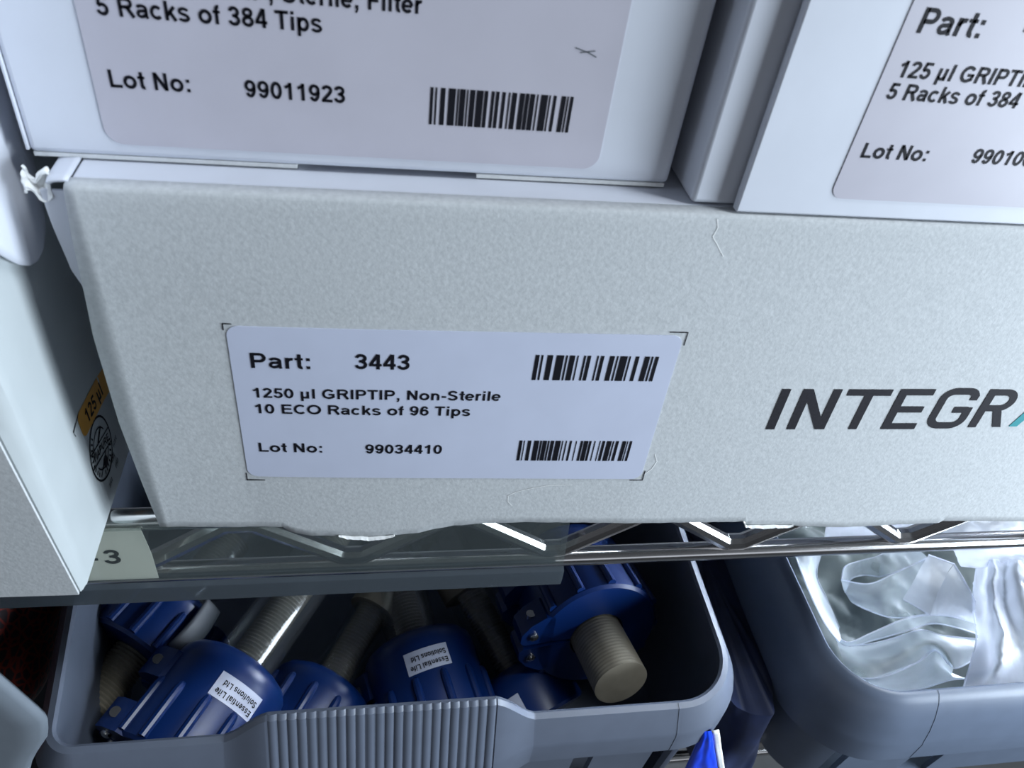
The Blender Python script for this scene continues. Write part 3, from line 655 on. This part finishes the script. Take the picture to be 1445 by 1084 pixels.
# ------------------------------------------------------------------ plastic bags in the right bin
BAG_FOLDS = {'hang':[[[(177.1,48.5,-84.0),(176.0,30.1,-85.0),(178.2,14.8,-88.0),(183.2,8.1,-92.0)],[(183.2,48.2,-83.0),(182.6,34.5,-90.0),(185.4,21.9,-95.0),(188.2,12.6,-97.0)],[(194.4,50.7,-88.0),(191.3,43.2,-97.0),(195.4,36.1,-104.0),(196.0,22.0,-106.0)]]],'roll':[[[(197.9,36.5,-92.0),(207.7,32.6,-90.0),(220.1,35.6,-88.0),(238.9,41.0,-84.0)],[(200.9,34.0,-98.0),(209.2,30.1,-96.0),(220.9,30.3,-94.0),(240.0,35.6,-92.0)],[(207.8,33.8,-106.0),(213.0,28.7,-105.0),(220.8,22.9,-102.0),(234.4,21.7,-98.0)]],[[(197.9,36.5,-92.0),(202.6,42.8,-92.0),(212.3,46.8,-94.0),(221.6,48.6,-94.0)],[(200.9,34.0,-98.0),(208.2,41.5,-100.0),(217.0,44.6,-102.0),(220.9,40.9,-98.0)]],[[(221.6,48.6,-94.0),(234.6,53.8,-96.0),(245.6,55.3,-96.0)],[(220.9,40.9,-98.0),(224.5,38.9,-92.0),(240.2,41.3,-86.0)]]],'flap':[[[(235.0,39.1,-80.0),(244.2,33.9,-80.0)],[(225.9,30.8,-84.0),(235.7,26.4,-84.0)],[(219.6,24.3,-90.0),(227.7,16.5,-90.0)]],[[(244.2,33.9,-80.0),(245.8,26.0,-82.0),(248.3,18.8,-86.0)],[(235.7,26.4,-84.0),(240.3,21.3,-87.0),(248.8,15.9,-90.0)],[(227.7,16.5,-90.0),(238.1,16.4,-92.0),(250.3,13.6,-94.0)]]],'fold':[[[(191.6,18.7,-104.0),(192.3,11.8,-100.0),(203.7,14.5,-98.0),(219.0,18.0,-95.0),(232.1,18.7,-94.0),(244.1,18.0,-95.0),(256.6,17.7,-98.0)],[(193.5,17.7,-108.0),(195.7,12.9,-105.0),(208.2,14.5,-104.0),(222.6,16.1,-101.0),(233.3,17.0,-98.0),(242.7,13.9,-97.0),(252.0,10.6,-98.0)]],[[(193.5,17.7,-108.0),(203.6,14.7,-108.0),(218.1,15.7,-106.0),(228.4,15.5,-100.0),(234.9,11.3,-98.0),(251.1,9.3,-99.0)],[(190.7,9.6,-106.0),(196.2,4.7,-103.0),(209.2,4.7,-100.0),(224.1,7.8,-97.0),(233.0,4.5,-96.0),(247.2,4.3,-99.0)],[(190.1,3.7,-106.0),(193.8,-1.6,-104.0),(203.9,-1.9,-103.0),(219.9,2.6,-103.0),(229.9,6.9,-101.0),(231.1,-3.0,-98.0),(245.4,1.7,-101.0)]],[[(190.1,3.7,-106.0),(194.9,-2.0,-104.0),(219.9,2.6,-103.0),(230.4,6.5,-101.0),(236.3,-0.1,-104.0)],[(198.0,2.8,-116.0),(207.0,-0.0,-114.0),(224.9,0.8,-112.0),(235.4,4.1,-110.0),(239.1,-0.9,-110.0)],[(204.5,2.1,-124.0),(215.5,0.7,-124.0),(231.2,0.5,-122.0),(245.0,2.4,-120.0),(254.2,1.3,-118.0)]]],'heap':[[[(257.1,35.1,-82.0),(248.9,20.1,-88.0),(245.9,7.3,-94.0),(239.2,-1.3,-96.0),(228.3,-12.6,-96.0)],[(258.2,34.0,-78.0),(250.3,17.5,-84.0),(245.7,3.8,-88.0),(240.1,-5.5,-90.0),(233.0,-14.3,-92.0)],[(256.5,30.5,-72.0),(244.9,11.3,-74.0),(240.8,-3.2,-78.0),(237.6,-10.6,-82.0),(236.4,-15.0,-90.0)],[(264.4,32.3,-74.0),(253.6,12.8,-77.0),(250.5,-1.1,-80.0),(251.1,-7.5,-85.0),(251.5,-13.3,-92.0)],[(265.7,28.0,-70.0),(254.3,8.3,-70.0),(257.5,-2.0,-74.0),(259.4,-9.3,-80.0),(265.3,-14.7,-90.0)],[(284.6,34.4,-75.0),(277.1,10.3,-75.0),(282.8,0.1,-80.0),(284.4,-7.5,-86.0),(287.3,-13.6,-92.0)]]],'back':[[[(236.2,45.2,-66.0),(248.4,43.8,-62.0),(263.8,43.2,-60.0),(288.3,46.3,-62.0),(316.4,51.0,-66.0)],[(240.1,37.7,-72.0),(247.6,33.7,-66.0),(265.0,34.4,-66.0),(286.7,35.8,-66.0),(318.4,40.6,-70.0)],[(248.3,33.7,-82.0),(255.9,30.5,-78.0),(271.7,30.2,-76.0),(295.2,31.6,-78.0),(326.0,34.6,-82.0)]],[[(197.1,58.0,-84.0),(213.4,57.8,-82.0),(232.7,57.8,-82.0),(250.0,55.6,-80.0)],[(199.2,55.3,-96.0),(220.8,56.1,-100.0),(239.2,55.0,-98.0),(256.7,49.9,-92.0)]]]}

def resample(line, n):
    P = [Vector(p) for p in line]; d = [0]
    for a, b in zip(P, P[1:]): d.append(d[-1]+(b-a).length)
    out = []
    for i in range(n+1):
        t = d[-1]*i/n
        for k in range(len(P)-1):
            if t <= d[k+1]+1e-9:
                f = (t-d[k])/max(1e-9, d[k+1]-d[k]); p0 = P[max(k-1, 0)]; p1 = P[k]; p2 = P[k+1]; p3 = P[min(k+2, len(P)-1)]
                m1 = (p2-p0)*.5; m2 = (p3-p1)*.5; f2 = f*f; f3 = f2*f
                out.append((2*f3-3*f2+1)*p1 + (f3-2*f2+f)*m1 + (-2*f3+3*f2)*p2 + (f3-f2)*m2); break
    return out
def fold_sheet(mb, lines, seed, amp=.9, nu=44, nv=10):
    L = [resample(l, nu) for l in lines]
    cols = [resample([l[i] for l in L], nv*(len(L)-1)) for i in range(nu+1)]
    rows = []
    for j in range(nv*(len(L)-1)+1):
        row = []
        for i in range(nu+1):
            p = cols[i][j]; q = p*.11; s = p*.35
            d = Vector((noise.noise((q.x, q.y, q.z+seed)), noise.noise((q.x+9, q.y, q.z+seed)), noise.noise((q.x, q.y+9, q.z+seed))))
            rdg = abs(noise.noise((s.x+s.y*.5, s.z*1.4, seed*3)))
            row.append(tuple(p + d*amp + Vector((0, -.4, .6))*rdg*amp*1.5))
        rows.append(row)
    mb.loft(rows, closed=False)
BAG_LABEL = {
 'hang': ('narrow milky bag hanging down the left inner wall of the right bin', 'film'),
 'roll': ('milky bag rolled into an open loop, left of the folded rectangular bag end', 'film'),
 'flap': ('milky bag with a squared, folded-over end standing up mid-bin', 'film_white'),
 'fold': ('milky bag lying in long wavy folds along the front of the right bin', 'film'),
 'heap': ('bright crumpled bag heaped highest at the right edge of the bin', 'film_white'),
 'back': ('white bag at the back of the right bin, seen through the wire zigzag', 'film_white'),
}
for i, (k, sheets) in enumerate(BAG_FOLDS.items()):
    mb = MB()
    for q, ln in enumerate(sheets): fold_sheet(mb, ln, i*5+q, amp=1.2 if k in ('heap', 'back') else .4)
    lo_ = min(mb.v, key=lambda v: v[2])
    ob = mb.build('plastic_bag', BAG_LABEL[k][1], origin=lo_, smooth=60, fix=False)
    ob['_o'] = list(lo_)
    for q, ln in enumerate(sheets):               # heat-sealed hems along the free edges
        for e_, l_ in ((0, ln[0]), (1, ln[-1])):
            if k in ('back',): continue
            hm = MB(); hm.tube([p + Vector((0, -.15, .2)) for p in resample(l_, 30)], .28, 6); hm.build('hem', 'film_white', ob, smooth=60)
    tag(ob, BAG_LABEL[k][0], 'plastic bag', 'plastic bags in the right bin')
def liner(u, v):
    x = 175 + 219*u; y = -12.5 + 156*v; e = min(u*9, (1-u)*9, v*7, (1-v)*7, 1)
    return (x, y, -122 + 9*noise.noise((x*.035, y*.04, 4)) + 4*abs(noise.noise((x*.11, y*.1, 8))) - 10*(1-e))
lb = MB().grid(liner, 90, 70).build('plastic_bag', 'film_shaded', origin=(285, 60, -150), smooth=60, fix=False)
tag(lb, 'milky bag spread flat across the bottom of the right bin, beneath the others', 'plastic bag', 'plastic bags in the right bin')

# ------------------------------------------------------------------ things in the gap between the bins
def navy(u, v):
    a = u*math.tau; z = -160 + 52*v; k = (1-.12*v)*(1 if v < .999 else .0)
    n = noise.noise((math.cos(a)*2, math.sin(a)*2, v*2))
    return (148 + (15+1.5*n)*k*math.copysign(abs(math.cos(a))**.6, math.cos(a)), 62 + (82+5*n)*k*math.copysign(abs(math.sin(a))**.6, math.sin(a)), z + 2.5*n)
nb = MB().grid(navy, 96, 24).build('cloth_pouch', 'navy', origin=(147, 62, -160), smooth=60)
tag(nb, 'navy blue cloth pouch squeezed between the two grey bins', 'pouch')
packet = thing('plastic_packet', 'bright blue plastic packet wedged under the corner of the ribbed-grip bin', 'packet', (136, -22, -160))
def packet_row(z): return lerp_list(-z, [(92, 117.2), (124, 124.6), (160, 133)]), lerp_list(-z, [(92, 1.6), (124, 6.4), (160, 12)])
def blue_bag(u, v):
    a = u*math.tau; z = -160 + 68*v; cx, hw = packet_row(z); n = noise.noise((math.cos(a)*2, z*.1, 3))
    return (cx + hw*math.cos(a), -22.4 + (1.7+.9*n)*math.copysign(abs(math.sin(a))**.7, math.sin(a))*(1 if 0 < v < 1 else .2), z)
MB().grid(blue_bag, 48, 26).build('packet_body', 'bright_blue', packet, smooth=60)
def packet_edge(u, v):
    z = -160 + 68*v; cx, hw = packet_row(z); return (cx + hw + .2 + 2.6*u, -22.4 + .5*noise.noise((u, z*.15, 2)), z)
MB().grid(packet_edge, 3, 20).build('sealed_edge', 'raw_card', packet, smooth=60, solid=.4)

for o in bpy.data.objects:
    if '_o' in o: del o['_o']
